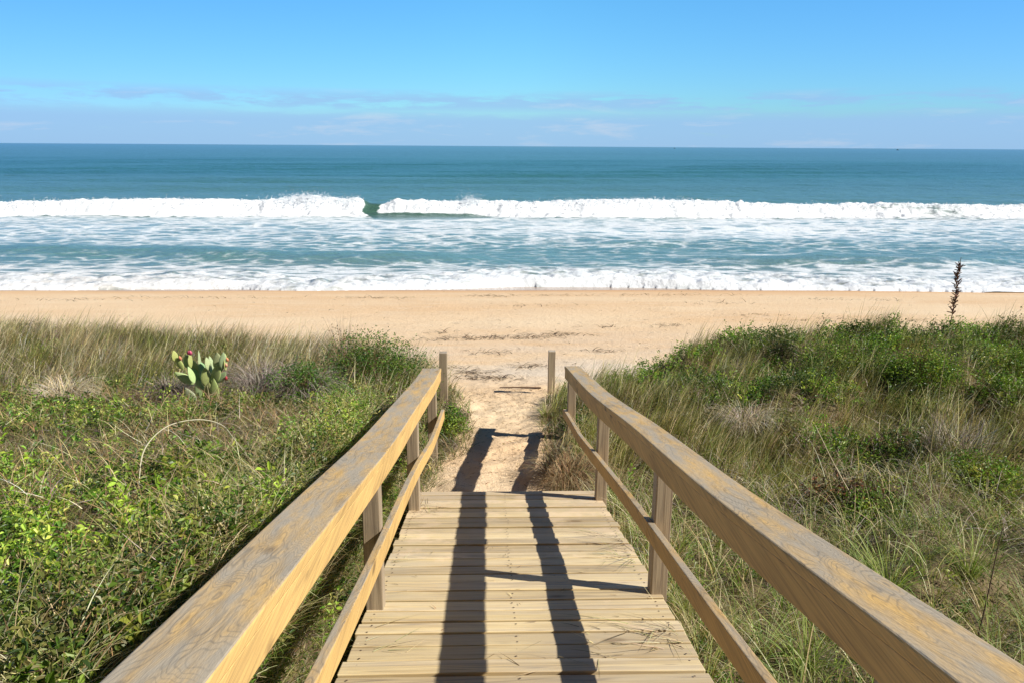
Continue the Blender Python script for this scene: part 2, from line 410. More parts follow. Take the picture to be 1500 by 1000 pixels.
def post(x, y, zt, zb, parent, seed, w=.089, top=None, mat=None, name='post'):
    rg = np.random.default_rng(seed)
    n = 7; V = []
    zs = np.linspace(zb, zt, n)
    for zz in zs:
        j = rg.normal(0, .0012, 2)
        V += [[x+j[0], y-w/2+j[1], zz], [x+w+j[0], y-w/2+j[1], zz], [x+w+j[0], y+w/2+j[1], zz], [x+j[0], y+w/2+j[1], zz]]
    F = []
    for i in range(n-1):
        for j in range(4): F.append([4*i+j, 4*i+(j+1) % 4, 4*i+4+(j+1) % 4, 4*i+4+j])
    F.append([3, 2, 1, 0]); e = 4*(n-1); F.append([e, e+1, e+2, e+3])
    o = mesh(name, V, F, mat or M_POST, parent, col=np.tile(rg.random(3), (len(V), 1)), attrs={'tone': np.full(len(V), .5+.4*rg.random())}); bevel(o, .006); return o
XR, XL = .86, -.545
def railtop_r(y): return CAMZ-.675-.2185*y+np.interp(y, [-1, 3.8, 5., 6., 7.2, 8.3], [0, 0, .008, .024, .055, .098])+.006*math.sin(y*1.9)
def railtop_l(y): return CAMZ-.675-.2185*y+np.interp(y, [-1, 3.5, 5.5, 6.6, 7.7], [0, 0, .02, .065, .13])+.004*math.sin(y*2.3+1)
for yy in (1.42, 3.69, 5.77, 8.1): post(XR, yy, railtop_r(yy)-.0405, float(ground(XR+.05, yy))-.35, bw, int(yy*10))
for yy in (1.35, 3.52, 5.5, 7.4): post(XL-.089, yy, railtop_l(yy)-.0405, float(ground(XL-.05, yy))-.35, bw, int(yy*10)+7)
wob = lambda y, s: .007*math.sin(y*1.7+s)
# top rail: flat cap board with a board on edge beneath it; jointed over a post
strip('top_rail', lambda y: XR-.030+wob(y, 0), railtop_r, .038, .168, -1.2, 3.69, M_RAIL, bw, 20, .006, 11, .55)
strip('top_rail', lambda y: XR-.030+wob(y, 0), railtop_r, .038, .168, 3.693, 8.3, M_RAIL, bw, 24, .006, 12, .6)
strip('top_rail', lambda y: XL+.036+wob(y, 2), railtop_l, .038, -.195, -1.2, 3.50, M_RAIL, bw, 20, .006, 13, .65)
strip('top_rail', lambda y: XL+.036+wob(y, 2), railtop_l, .038, -.195, 3.503, 7.62, M_RAIL, bw, 20, .006, 14, .7)
strip('side_board', lambda y: XR-.027+wob(y, 0), lambda y: railtop_r(y)-.0382, .10, .036, -1.2, 8.28, M_RAIL, bw, 30, .003, 15, .5)
strip('side_board', lambda y: XL+.033+wob(y, 2), lambda y: railtop_l(y)-.0382, .09, -.036, -1.2, 7.6, M_RAIL, bw, 30, .003, 16, .8)
lowr = lambda y: deckz(y)+.425+np.interp(y, [0, 5.7, 6.8, 8.3], [0, 0, -.02, .03])
lowl = lambda y: deckz(y)+.45+np.interp(y, [0, 5.2, 6.2, 6.8, 7.6], [0, 0, -.02, .03, .09])
strip('lower_rail', lambda y: XR-.0395+.9*wob(y, 1), lowr, .094, .036, -1.2, 3.66, M_RAIL, bw, 20, .004, 17, .45)
strip('lower_rail', lambda y: XR-.0395+.9*wob(y, 1), lowr, .094, .036, 3.664, 8.25, M_RAIL, bw, 20, .004, 18, .5)
strip('lower_rail', lambda y: XL+.0395+.9*wob(y, 3), lowl, .1, -.036, -1.2, 3.5, M_RAIL, bw, 20, .004, 19, .6)
strip('lower_rail', lambda y: XL+.0395+.9*wob(y, 3)+np.interp(y, [6, 7.6], [0, .03]), lowl, .1, -.036, 3.504, 7.6, M_RAIL, bw, 24, .004, 20, .65)
# lone posts
def lone(px0, px1, ytop, Y, label, seed):
    a = at(px0, ytop, Y=Y); b_ = at(px1, ytop, Y=Y); w = b_.x-a.x
    gz = float(ground(a.x+w/2, Y))
    e = empty('wooden_post', (a.x+w/2, Y, gz), label, 'post', 'short posts at the foot of the path')
    post(a.x, Y, a.z, gz-.3, e, seed, w=w, name='shaft')
lone(643.5, 655, 515.5, 9.5, 'short weathered post in grass just past the left handrail end', 61)
lone(803.5, 813.5, 513.5, 10.45, 'short dark streaked post standing clear of the right handrail end beside the sand path', 62)

# ------------------------------------------------------------------ plants
def blades(P, L, W, az, a0, a1, S, C, C2=None):
    N = len(P); t = np.linspace(0, 1, S+1)
    ang = a0[:, None]+(a1-a0)[:, None]*(t[1:]-.5/S)[None, :]
    seg = (L/S)[:, None]
    r = np.concatenate([np.zeros((N, 1)), np.cumsum(np.sin(ang)*seg, 1)], 1)
    z = np.concatenate([np.zeros((N, 1)), np.cumsum(np.cos(ang)*seg, 1)], 1)
    c = np.stack([P[:, 0, None]+r*np.cos(az)[:, None], P[:, 1, None]+r*np.sin(az)[:, None], P[:, 2, None]+z], -1)
    wa = az+np.pi/2+rng.normal(0, .7, N)
    wd = np.stack([np.cos(wa), np.sin(wa), 0*wa], 1)
    wt = (W[:, None]*.5*(1-.95*t[None, :]**1.6))[..., None]*wd[:, None, :]
    V = np.stack([c-wt, c+wt], 2).reshape(-1, 3)
    k = np.arange(S)*2; q = np.stack([k, k+1, k+3, k+2], 1)
    F = (np.arange(N)[:, None, None]*(2*(S+1))+q[None]).reshape(-1, 4)
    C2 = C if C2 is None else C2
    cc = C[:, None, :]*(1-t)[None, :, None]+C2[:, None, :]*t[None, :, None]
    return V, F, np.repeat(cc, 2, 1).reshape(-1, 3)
def leaves(P, D, L, W, C, fold=.25):
    N = len(P)
    D = D/np.linalg.norm(D, axis=1, keepdims=True)
    rv = rng.normal(size=(N, 3))*.35+np.array([0, 0, 1.])
    S = np.cross(D, rv); S /= np.linalg.norm(S, axis=1, keepdims=True)+1e-9
    Nn = np.cross(S, D)
    L = L[:, None]; W = W[:, None]; f = fold*W
    b = P; tp = P+D*L-Nn*.12*L
    l1 = P+D*L*.32+S*W*.42+Nn*f; l2 = P+D*L*.72+S*W*.46+Nn*f
    r1 = P+D*L*.32-S*W*.42+Nn*f; r2 = P+D*L*.72-S*W*.46+Nn*f
    V = np.stack([b, l1, l2, tp, r2, r1], 1).reshape(-1, 3)
    F = (np.arange(N)[:, None, None]*6+np.array([[0, 3, 2, 1], [0, 5, 4, 3]])[None]).reshape(-1, 4)
    return V, F, np.repeat(C, 6, 0)
def pick(cols, N, p=None, j=.18):
    cols = np.array(cols); i = rng.choice(len(cols), N, p=p)
    return np.clip(cols[i]*(1+rng.normal(0, j, (N, 1)))*(1+rng.normal(0, .06, (N, 3))), .004, .9)
GREEN = [(.115, .215, .025), (.16, .285, .035), (.23, .35, .05), (.06, .125, .02)]
LIME = [(.36, .44, .07), (.27, .37, .06), (.46, .50, .12)]
OLIVE = [(.33, .33, .10), (.25, .27, .07), (.40, .37, .13)]
STRAW = [(.62, .53, .30), (.52, .43, .22), (.72, .64, .42)]
BROWN = [(.28, .18, .09), (.37, .25, .13), (.18, .12, .07)]
GREY = [(.45, .39, .33), (.34, .29, .25), (.58, .52, .45)]

EXC = [(at(px, py), r) for px, py, r in [(385, 582, .30), (450, 586, .28), (247, 588, .2), (1090, 632, .2), (1400, 660, .38), (1240, 738, .2), (303, 590, .22), (830, 705, .22)]]
patch = lambda s, a=.42, b=.6, k=1.: (lambda X, Y: sst(a, b, fbm(X*1.4*k, Y*1.4*k, 3, s)))
def scatter(n, x0, x1, y0, y1, inset=0., dens=None):
    X = rng.uniform(x0, x1, n); Y = rng.uniform(y0, y1, n)
    ok = (veg(X, Y) > inset) & (np.abs(X-.3) < .80*Y+2.2)
    if dens is not None: ok &= rng.random(n) < dens(X, Y)
    for q, r in EXC: ok &= ((X-q.x)**2+(Y-q.y)**2 > (r*(.8+.4*rng.random(n)))**2)
    X = X[ok]; Y = Y[ok]
    return X, Y, ground(X, Y)
def blob(X, Y, cx, cy, rx, ry): return np.exp(-((X-cx)/rx)**2-((Y-cy)/ry)**2)

# field describing how wispy / leafy each spot is
def f_far_left(X, Y): return sst(8.3, 9.6, Y+.10*X*0+.8*(fbm(X*.7, Y*.7, 2, 41)-.5))*(X < -.8)
def f_right_leafy(X, Y): return sst(.46, .62, fbm(X*.9, Y*1.2, 4, 47)+.20*blob(X, Y, 6.5, 11.3, 3.4, 2.2)-.14*blob(X, Y, 2.2, 8.5, 1.8, 3.))*(X > 0)
def f_left_leafy(X, Y): return sst(.36, .56, fbm(X*.9, Y*.9, 3, 53)+.1)*(X < 0)*sst(9.8, 8.4, Y)

# 1 thatch: short dry and olive blades everywhere under the rest
X, Y, Z = scatter(330000, -12, 12.5, .8, 13.4, -.03)
N = len(X); P = np.stack([X, Y, Z-.02], 1)
fl = f_far_left(X, Y); pz = fbm(X*1.3, Y*1.3, 3, 61)
Cs = np.where((rng.random(N) < .42+.5*(pz-.5))[:, None], pick(STRAW+BROWN+BROWN+GREY, N), pick(OLIVE+OLIVE+GREEN, N))
s = .7+.6*rng.random(N)
near = sst(7., 2., Y)
Cs = Cs*.66  # thatch colour darkened so the gaps between plants look shaded
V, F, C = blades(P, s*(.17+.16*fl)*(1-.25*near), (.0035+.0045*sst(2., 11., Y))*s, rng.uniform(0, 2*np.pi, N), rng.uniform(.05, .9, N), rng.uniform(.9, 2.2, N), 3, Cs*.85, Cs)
A = Acc(); A.add(V, F, C)
X, Y, Z = scatter(60000, -5.5, -.66, .7, 5.4, -.05); N = len(X); P = np.stack([X, Y, Z-.01], 1)
Cs = np.where((rng.random(N) < .6)[:, None], pick(BROWN+BROWN+STRAW+GREY, N), pick(OLIVE+GREEN, N))*.8
A.add(*blades(P, rng.uniform(.05, .15, N), rng.uniform(.003, .006, N), rng.uniform(0, 6.28, N), rng.uniform(.3, 1.1, N), rng.uniform(1., 2.3, N), 3, Cs, Cs))
n = 26000; X = rng.uniform(-1.15, -.665, n); Y = rng.uniform(.6, 6.2, n); Z = ground(X, Y); Cs = pick(BROWN+OLIVE+GREEN+STRAW[:1], n)*.8
A.add(*blades(np.stack([X, Y, Z-.01], 1), rng.uniform(.07, .2, n), rng.uniform(.003, .006, n), rng.normal(0, 1.2, n), rng.uniform(.2, 1.4, n), rng.uniform(1.1, 2.4, n), 3, Cs, Cs))
tag(A.build('dune_thatch', M_GRASS), 'short mixed dry and olive grass covering both dunes', 'ground cover', kind='stuff')

# 2 wispy wind-combed grass, far left and along both crests, leaning right
A = Acc()
def wispy(n, dens, x0, x1, y0, y1, L, W, cols, leanx=.9, spread=.5, tuft=10, a1=(.5, 1.35)):
    X, Y, Z = scatter(n, x0, x1, y0, y1, .02, dens)
    X = np.repeat(X, tuft); Y = np.repeat(Y, tuft); N = len(X)
    if N == 0: return
    X = X+rng.normal(0, .05, N); Y = Y+rng.normal(0, .05, N); Z = ground(X, Y)-.02
    tl = np.repeat(rng.uniform(.65, 1.2, N//tuft), tuft)
    Cc = np.repeat(pick(cols, N//tuft, j=.24), tuft, 0)*(1+rng.normal(0, .2, (N, 1)))
    Cc = np.clip(Cc, .01, .9)
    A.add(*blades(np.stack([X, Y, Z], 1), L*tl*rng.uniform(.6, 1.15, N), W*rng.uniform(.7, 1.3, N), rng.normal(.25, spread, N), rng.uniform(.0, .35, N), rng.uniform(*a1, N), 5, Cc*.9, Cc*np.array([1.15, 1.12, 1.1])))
FL = lambda X, Y: f_far_left(X, Y)*(.45+.9*fbm(X*.9, Y*1.3, 2, 71))
wispy(5200, lambda X, Y: FL(X, Y)*(1-.9*patch(75, .46, .56, 1.2)(X, Y)), -12, -.8, 8, 13.2, .48, .0085, STRAW+STRAW+GREY[:1]+[(.50, .46, .22)], spread=.75)
wispy(3000, lambda X, Y: FL(X, Y)*patch(75, .44, .54, 1.2)(X, Y), -12, -.8, 8, 13.2, .52, .008, OLIVE+[(.15, .17, .05), (.22, .22, .07), (.40, .38, .16)], spread=.75)
wispy(1500, lambda X, Y: f_far_left(X, Y)*sst(.5, .7, fbm(X*1.5, Y*1.5, 2, 73)), -12, -.8, 8, 13.2, .42, .009, GREY+STRAW)
wispy(2600, lambda X, Y: np.exp(-((sea_edge(X)-Y)/.8)**2)*sst(.35, .6, vn(X*2.2, Y*.5, 77)), -12, 12, 9, 13.4, .52, .007, OLIVE+[(.18, .2, .05), (.4, .34, .17)])
wispy(5200, lambda X, Y: sst(6., 7.5, Y)*(1-.85*f_right_leafy(X, Y))*.75, .7, 11, 6, 13.2, .44, .0075, OLIVE+OLIVE+[(.18, .23, .05), (.46, .42, .20)]+STRAW)
tag(A.build('wispy_dune_grass', M_GRASS), 'tall wispy beach grass leaning in the wind over the dune crests', 'grass', kind='stuff')

# 3 long arching green blades on the right slope and beside the ramp
A = Acc()
def arch(n, dens, x0, x1, y0, y1, L, W, cols, tuft=14, sp=.06):
    X, Y, Z = scatter(n, x0, x1, y0, y1, .03, dens)
    X = np.repeat(X, tuft); Y = np.repeat(Y, tuft); N = len(X)
    if N == 0: return
    az = rng.uniform(0, 2*np.pi, N)
    X = X+np.cos(az)*rng.uniform(0, sp, N); Y = Y+np.sin(az)*rng.uniform(0, sp, N); Z = ground(X, Y)-.02
    Cc = np.repeat(pick(cols, N//tuft, j=.12), tuft, 0); Cc = np.where((rng.random(N) < .25)[:, None], pick(STRAW, N), Cc)
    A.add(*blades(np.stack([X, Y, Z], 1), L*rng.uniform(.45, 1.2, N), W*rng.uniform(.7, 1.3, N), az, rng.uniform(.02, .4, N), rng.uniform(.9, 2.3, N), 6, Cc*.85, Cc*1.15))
GB = [(.19, .26, .05), (.26, .31, .075), (.14, .21, .04), (.34, .36, .12)]
arch(1250, lambda X, Y: sst(7.5, 5., Y)*(.35+.8*fbm(X*1.2, Y*1.2, 2, 83)), .9, 8, 1.5, 7.5, .55, .0058, GB)
arch(420, lambda X, Y: sst(1.6, 1.0, X), .95, 2.4, 1.5, 8.2, .42, .005, GB+STRAW)
arch(330, lambda X, Y: sst(-1.5, -.8, X), -1.6, -.66, 1.5, 9.6, .32, .0045, GB+STRAW+STRAW)
arch(520, lambda X, Y: sst(-1.6, -1.2, X), -1.6, -.85, 1.0, 7.5, .34, .0045, GB+STRAW+OLIVE)
wispy(900, lambda X, Y: patch(133, .5, .6, 1.)(X, Y), 1.6, 11, 7, 13.2, .62, .007, [(.20, .21, .06), (.14, .17, .04), (.33, .31, .12), (.5, .44, .25)], spread=.6)
arch(700, lambda X, Y: .5*sst(.45, .65, fbm(X*1.2, Y*1.2, 2, 87)), -9, -.8, 2, 9, .33, .0042, GB+OLIVE+STRAW, 10)
arch(800, lambda X, Y: .6, 1., 10, 6.5, 12, .40, .0045, GB+OLIVE, 10)
tag(A.build('long_bladed_grass', M_GRASS), 'long arching green grass blades among the ground cover', 'grass', kind='stuff')

# 4 leafy ground cover
A = Acc(); AS = Acc()
def cover(n, dens, x0, x1, y0, y1, H, ML, L, W, cols, spread=.035, inset=.05, tw=True):
    X, Y, Z = scatter(n, x0, x1, y0, y1, inset, dens); N = len(X)
    if N == 0: return
    spc = np.clip(.5+.85*sst(.3, .7, fbm(X*1.9, Y*1.9, 3, 93)), .5, 1.25)
    Hh = H*rng.uniform(.5, 1.25, N)*(.35+1.3*fbm(X*3., Y*3., 2, 91)); az = rng.uniform(0, 2*np.pi, N); a0 = rng.uniform(0, .5, N); a1 = rng.uniform(.2, .9, N)
    P = np.stack([X, Y, Z-.01], 1)
    if tw:
        cb = pick(BROWN+OLIVE, N); AS.add(*blades(P, Hh*1.05, np.full(N, .0035), az, a0, a1, 3, cb, cb))
    t = rng.uniform(.3, 1., (N, ML)); am = (a0+(a1-a0)*.5)[:, None]
    px = X[:, None]+np.cos(az)[:, None]*Hh[:, None]*t*np.sin(am)+rng.normal(0, spread*.4, (N, ML))
    py = Y[:, None]+np.sin(az)[:, None]*Hh[:, None]*t*np.sin(am)+rng.normal(0, spread*.4, (N, ML))
    pz = Z[:, None]+Hh[:, None]*t*np.cos(am)
    la = rng.uniform(0, 2*np.pi, (N, ML)); el = rng.uniform(-.1, 1.1, (N, ML))
    D = np.stack([np.cos(la)*np.cos(el), np.sin(la)*np.cos(el), np.sin(el)], -1).reshape(-1, 3)
    PP = np.stack([px, py, pz], -1).reshape(-1, 3); K = N*ML
    cc = np.repeat(pick(cols, N, j=.15)*spc[:, None], ML, 0)*(1+rng.normal(0, .16, (K, 1))); cc = np.clip(cc, .01, .8)
    A.add(*leaves(PP, D, L*rng.uniform(.6, 1.25, K), W*rng.uniform(.7, 1.2, K), cc))
lf_p = patch(101, .47, .58)
cover(15000, lambda X, Y: lf_p(X, Y)*sst(9.8, 8.8, Y)*(1-sst(4.6, 3.6, Y)*.5), -10, -.7, 2.5, 10, .17, 11, .034, .017, GREEN+GREEN+LIME[:2]+OLIVE)
cover(3000, lambda X, Y: patch(103, .48, .6, 1.3)(X, Y)*sst(9.8, 8.8, Y), -10, -.7, 2.5, 10, .2, 10, .036, .018, LIME+GREEN)
# bottom left: broad bright leaves
bl = lambda X, Y: np.clip(sst(4.9, 3.9, Y+.35*(X+2.5)*0+.9*(fbm(X*1.2, Y*1.2, 3, 107)-.5))*1.1, 0, 1)*(X < -.9)
cover(2600, lambda X, Y: bl(X, Y)*patch(111, .46, .56, 1.1)(X, Y), -5.5, -.9, .9, 4.8, .2, 12, .040, .018, [(.22, .36, .03), (.32, .46, .045), (.13, .25, .025), (.42, .50, .08)])
cover(13500, lambda X, Y: bl(X, Y)*patch(109, .44, .58, 2.4)(X, Y), -5.5, -.75, .9, 5.3, .13, 9, .027, .012, [(.20, .33, .03), (.29, .42, .045), (.11, .21, .025), (.06, .13, .015), (.40, .48, .08)])
# right side leafy
rl = lambda X, Y: f_right_leafy(X, Y)
cover(17000, lambda X, Y: rl(X, Y)*sst(6.3, 7.4, Y), .9, 11.5, 6.2, 13.3, .26, 12, .038, .020, GREEN+GREEN+LIME[:2]+[(.12, .24, .03)]*2)
cover(6500, lambda X, Y: patch(113, .5, .62)(X, Y), .95, 9, 1.6, 7.5, .13, 10, .026, .012, GREEN+OLIVE+LIME[:1])
cover(5000, lambda X, Y: patch(117, .45, .6)(X, Y)*.7, -9, -.9, 8.5, 12.4, .22, 10, .026, .013, GREEN+OLIVE)
cover(2200, None, -1.1, -.68, .8, 6., .12, 9, .024, .011, GREEN+OLIVE, inset=.02)
cover(2600, lambda X, Y: sst(-1.45, -1.15, X)*patch(131, .3, .5, 2.)(X, Y), -1.5, -.82, 1.0, 7.5, .26, 12, .027, .012, GREEN+OLIVE+LIME[:1])
A.build('leafy_ground_cover', M_LEAF); tag(bpy.data.objects['leafy_ground_cover'], 'low green leafy plants mixed through the dune grass', 'ground cover', kind='stuff')
tag(AS.build('ground_cover_stems', M_DRY), 'thin brown stems of the low leafy plants', 'ground cover', kind='stuff')

# 5 dead stems and dry mats
A = Acc()
def mats(n, dens, x0, x1, y0, y1, L, cols, W=.0035):
    X, Y, Z = scatter(n, x0, x1, y0, y1, 0.0, dens); N = len(X)
    Cc = pick(cols, N)
    A.add(*blades(np.stack([X, Y, Z+rng.uniform(0, .18, N)], 1), L*rng.uniform(.4, 1.3, N), W*rng.uniform(.6, 1.4, N), rng.uniform(0, 2*np.pi, N), rng.uniform(.3, 1.5, N), rng.uniform(.9, 2.4, N), 5, Cc, Cc))
mats(9000, lambda X, Y: f_far_left(X, Y)*patch(129, .45, .58, 1.5)(X, Y), -11, -.8, 8, 12.6, .34, GREY+GREY+BROWN, .006)
mats(24000, patch(121, .47, .62, .9), -10, 10, 1.5, 13, .22, GREY+BROWN+STRAW)
mats(22000, lambda X, Y: patch(123, .42, .6, .8)(X, Y)*sst(4.5, 6, Y)*sst(13.5, 11, Y), .95, 10, 4, 13, .28, GREY+GREY+STRAW)
mats(26000, lambda X, Y: patch(125, .40, .55, 1.3)(X, Y)*sst(9.2, 7.5, Y), -9, -.7, 1.5, 9.5, .22, BROWN+BROWN+STRAW[:1]+[(.33, .2, .09)])
mats(9000, lambda X, Y: (X < -.8)*(Y < 5.)*patch(127, .4, .6, 2.)(X, Y), -5.5, -.7, 1.2, 5.2, .22, BROWN+STRAW+OLIVE, .003)
mats(3000, lambda X, Y: np.exp(-(np.minimum(np.abs(X-right_edge(Y)), np.abs(X-left_edge(Y)))/.25)**2), -1.3, 1.6, 5.6, 10, .22, STRAW+BROWN, .003)
tag(A.build('dead_grass_stems', M_DRY), 'tangle of grey and brown dead grass lying through the dunes', 'dead grass', kind='stuff')

# ------------------------------------------------------------------ single plants
def shrub(name, px, py, rx, ry, h, nl, cols, label, L=.03, W=.015, nb=60, twcols=BROWN, lean=(0, 0), cat='shrub', Y=None, group=None):
    q = at(px, py) if Y is None else at(px, py, Y=Y)
    q = Vector((q.x, q.y, float(ground(q.x, q.y))))
    e = empty(name, q, label, cat, group)
    N = nb*5
    az = rng.uniform(0, 2*np.pi, N); sp = rng.uniform(.1, 1.15, N)
    P = np.tile(np.array(q), (N, 1))+np.stack([np.cos(az)*sp*rx*.25, np.sin(az)*sp*ry*.25, np.full(N, -.02)], 1)
    ac = Acc(); cb = pick(twcols, N)
    if nl: ac.add(*blades(P, h*rng.uniform(.75, 1.15, N), np.full(N, .006), az, sp*.45, sp*.95, 5, cb, cb))
    else:
        P[:, :2] += np.stack([np.cos(az)*rng.random(N)*rx*.5, np.sin(az)*rng.random(N)*ry*.5], 1); P[:, 2] += rng.random(N)*h*.4
        a_ = rng.uniform(.1, 1.3, N); ac.add(*blades(P, h*rng.uniform(.2, .85, N), rng.uniform(.003, .007, N), az+rng.normal(0, 1., N), a_, a_+rng.normal(0, .45, N), 4, cb, cb))
    ac.build('branches', M_DRY, e)
    if nl:
        # leaves sit in clusters around branch tips
        nc = max(12, nl//22)
        u = rng.normal(size=(nc, 3)); u /= np.linalg.norm(u, axis=1, keepdims=True); u[:, 2] = np.abs(u[:, 2])
        rad = rng.uniform(.45, 1.05, (nc, 1))
        cen = np.array(q)+u*rad*np.array([rx, ry, h])+np.array([lean[0], lean[1], .02])
        ci = rng.integers(0, nc, nl)
        PP = cen[ci]+rng.normal(0, 1, (nl, 3))*np.array([.055, .055, .04])*(.6+rx)
        la = rng.uniform(0, 2*np.pi, nl); el = rng.uniform(-.2, 1.2, nl)
        D = np.stack([np.cos(la)*np.cos(el), np.sin(la)*np.cos(el), np.sin(el)], 1)
        cc = pick(cols, nc, j=.2)[ci]*(1+rng.normal(0, .15, (nl, 1)))
        ac = Acc(); ac.add(*leaves(PP, D, L*rng.uniform(.6, 1.3, nl), W*rng.uniform(.7, 1.2, nl), np.clip(cc, .01, .8))); ac.build('foliage', M_LEAF, e)
    return e
SG = 'leafy dune shrubs'
shrub('leafy_shrub', 545, 570, .75, .5, .68, 7500, GREEN+[(.07, .17, .02)]*3, 'dense bright green shrub on the left dune beside the handrail end', .032, .015, group=SG)
shrub('leafy_shrub', 448, 590, .5, .45, .42, 3600, GREEN[:2]+[(.07, .16, .025)]*2, 'dark green low shrub above the grey dead grass clumps right of the cactus', .03, .014, group=SG)
shrub('leafy_shrub', 655, 632, .22, .25, .26, 1500, GREEN+LIME[:1], 'small bright green bush at the left edge of the sand path', .034, .017, group=SG)
shrub('leafy_shrub', 1240, 548, .8, .6, .5, 6000, GREEN+LIME[:1], 'broad round green shrub on the right dune crest, left of the seed stalk', .03, .016, group=SG)
shrub('leafy_shrub', 1345, 560, .6, .5, .45, 4500, GREEN+LIME[:1], 'green shrub directly below the tall brown seed stalk', .03, .016, group=SG)
shrub('leafy_shrub', 1470, 560, .7, .6, .5, 5000, GREEN+LIME, 'bright green shrub on the right dune at the photo\'s right edge', .032, .017, group=SG)
shrub('leafy_shrub', 1430, 715, .45, .4, .3, 3000, GREEN+LIME, 'green bush just below the bare grey twig bush', .03, .016, group=SG)
shrub('leafy_shrub', 1275, 760, .38, .3, .22, 2200, GREEN+LIME[:1], 'low dark green bush behind the right handrail, under the dead leaves', .03, .014, group=SG)
shrub('leafy_shrub', 1150, 640, .35, .35, .22, 1600, GREEN+OLIVE, 'small olive green bush on the slope behind the right handrail', .026, .012, group=SG)
# bare / dead
shrub('twig_bush', 1400, 668, .5, .35, .55, 0, None, 'bare grey twig bush fanning out on the right dune slope', nb=95, twcols=GREY+GREY[2:]+[(.12,.09,.07)]*2, cat='dead bush')  # near-black brown twigs mixed in as painted shade for the hollow inside
shrub('twig_bush', 505, 545, .2, .18, .8, 160, BROWN, 'thin brown bare bush poking above the left dune crest', nb=26, twcols=BROWN+GREY, cat='dead bush')
def drymound(px, py, r, h, n, cols, label):
    q = at(px, py); e = tag(None or bpy.data.objects.new('dummy', None)) if False else None
    az = rng.uniform(0, 2*np.pi, n); rr_ = r*.75*np.sqrt(rng.random(n)); r *= 1.25; h *= 1.3; n = n
    P = np.tile(np.array(q), (n, 1))+np.stack([np.cos(az)*rr_, np.sin(az)*rr_, np.full(n, h*.55)*rng.random(n)], 1)
    cc = pick(cols, n); ac = Acc()
    ac.add(*blades(P-np.array(q), (h+r)*.75*rng.uniform(.4, 1.15, n), np.full(n, .005), az+rng.normal(0, .5, n), rng.uniform(.0, .6, n), rng.uniform(1.9, 3., n), 7, cc, cc))
    o = ac.build('dry_grass_clump', M_DRY); o.location = q
    return tag(o, label, 'dead grass clump', 'grey mounds of dead grass')
GD = [(.34, .29, .25), (.24, .2, .17), (.44, .39, .33), (.15, .12, .10)]
drymound(385, 586, .30, .32, 900, GD, 'drooping grey dead grass mound just right of the cactus')
drymound(445, 590, .28, .26, 800, GD, 'grey dead grass mound between the other grey mound and the left shrub')
drymound(247, 590, .22, .2, 700, GD[:2]+GD[3:], 'dark grey dead grass mound at the left foot of the cactus')
drymound(95, 590, .26, .16, 700, GREY+STRAW, 'low pale dead grass mound in the wispy grass at far left')
drymound(1090, 632, .28, .18, 700, GREY+STRAW[:1], 'pale grey dead grass mound behind the middle of the right handrail')
drymound(830, 712, .30, .18, 900, BROWN+[(.3, .24, .14)], 'brown tussock of dead grass in the handrail shade at the right edge of the path')
# fallen dead leaves pile behind right rail
q = at(1240, 738); n = 800
PP = np.array(q)+rng.normal(0, 1, (n, 3))*np.array([.22, .13, .05])+np.array([0, 0, .1])
D = rng.normal(size=(n, 3)); cc = pick([(.10, .07, .05), (.06, .045, .03), (.32, .24, .16), (.30, .14, .07)], n)
ac = Acc(); ac.add(*leaves(PP-np.array(q), D, .035*rng.uniform(.6, 1.3, n), .018*rng.uniform(.7, 1.2, n), cc, .4))
o = ac.build('dead_leaf_clump', M_DRY); o.location = q; tag(o, 'clump of curled dark brown dead leaves beyond the right handrail', 'dead leaves', kind='stuff')

# grass tufts in the right foreground
def tuft(px, py, L, n, cols, label, W=.006, name='grass_tuft', lean=None):
    q = at(px, py); az = rng.uniform(0, 2*np.pi, n); r = .05*rng.random(n)
    if lean is not None: az = rng.normal(lean, .9, n)
    P = np.stack([np.cos(az)*r, np.sin(az)*r, np.full(n, -.02)], 1)
    cc = pick(cols, n); ac = Acc()
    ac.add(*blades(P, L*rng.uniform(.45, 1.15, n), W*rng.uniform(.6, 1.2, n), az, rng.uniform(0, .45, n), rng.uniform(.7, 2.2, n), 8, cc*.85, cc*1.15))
    o = ac.build(name, M_GRASS); o.location = q; return tag(o, label, 'grass tuft', 'green grass tufts')
TG = [(.27, .36, .08), (.35, .43, .13), (.20, .30, .06), (.45, .47, .2)]
tuft(1300, 880, .62, 110, TG, 'long pale green grass tuft just beyond the nearest stretch of right handrail', .0075)
tuft(1420, 850, .6, 90, TG, 'green grass tuft near the right edge of the photo above the handrail')
tuft(1180, 985, .5, 90, TG[:3], 'dark green upright grass tuft under the near right handrail', .007)
tuft(1120, 960, .42, 80, TG+STRAW, 'green and straw grass tuft between right deck edge and lower rail')
tuft(1000, 800, .38, 70, TG+STRAW, 'yellowish grass tuft behind the near right post')
tuft(935, 790, .34, 60, TG, 'grass tuft leaning over the right deck edge before the near post', lean=math.pi)
tuft(875, 640, .36, 90, TG+OLIVE, 'olive grass tuft between the two far right posts')
tuft(800, 610, .32, 90, TG+OLIVE+STRAW, 'grass tuft at the right edge of the path beside the lone post')
tuft(600, 745, .26, 80, STRAW+STRAW+BROWN+TG[:1], 'dry straw tuft spilling onto the left corner of the deck', .004, lean=0)
tuft(400, 960, .4, 70, TG, 'grass tuft under the near left handrail')

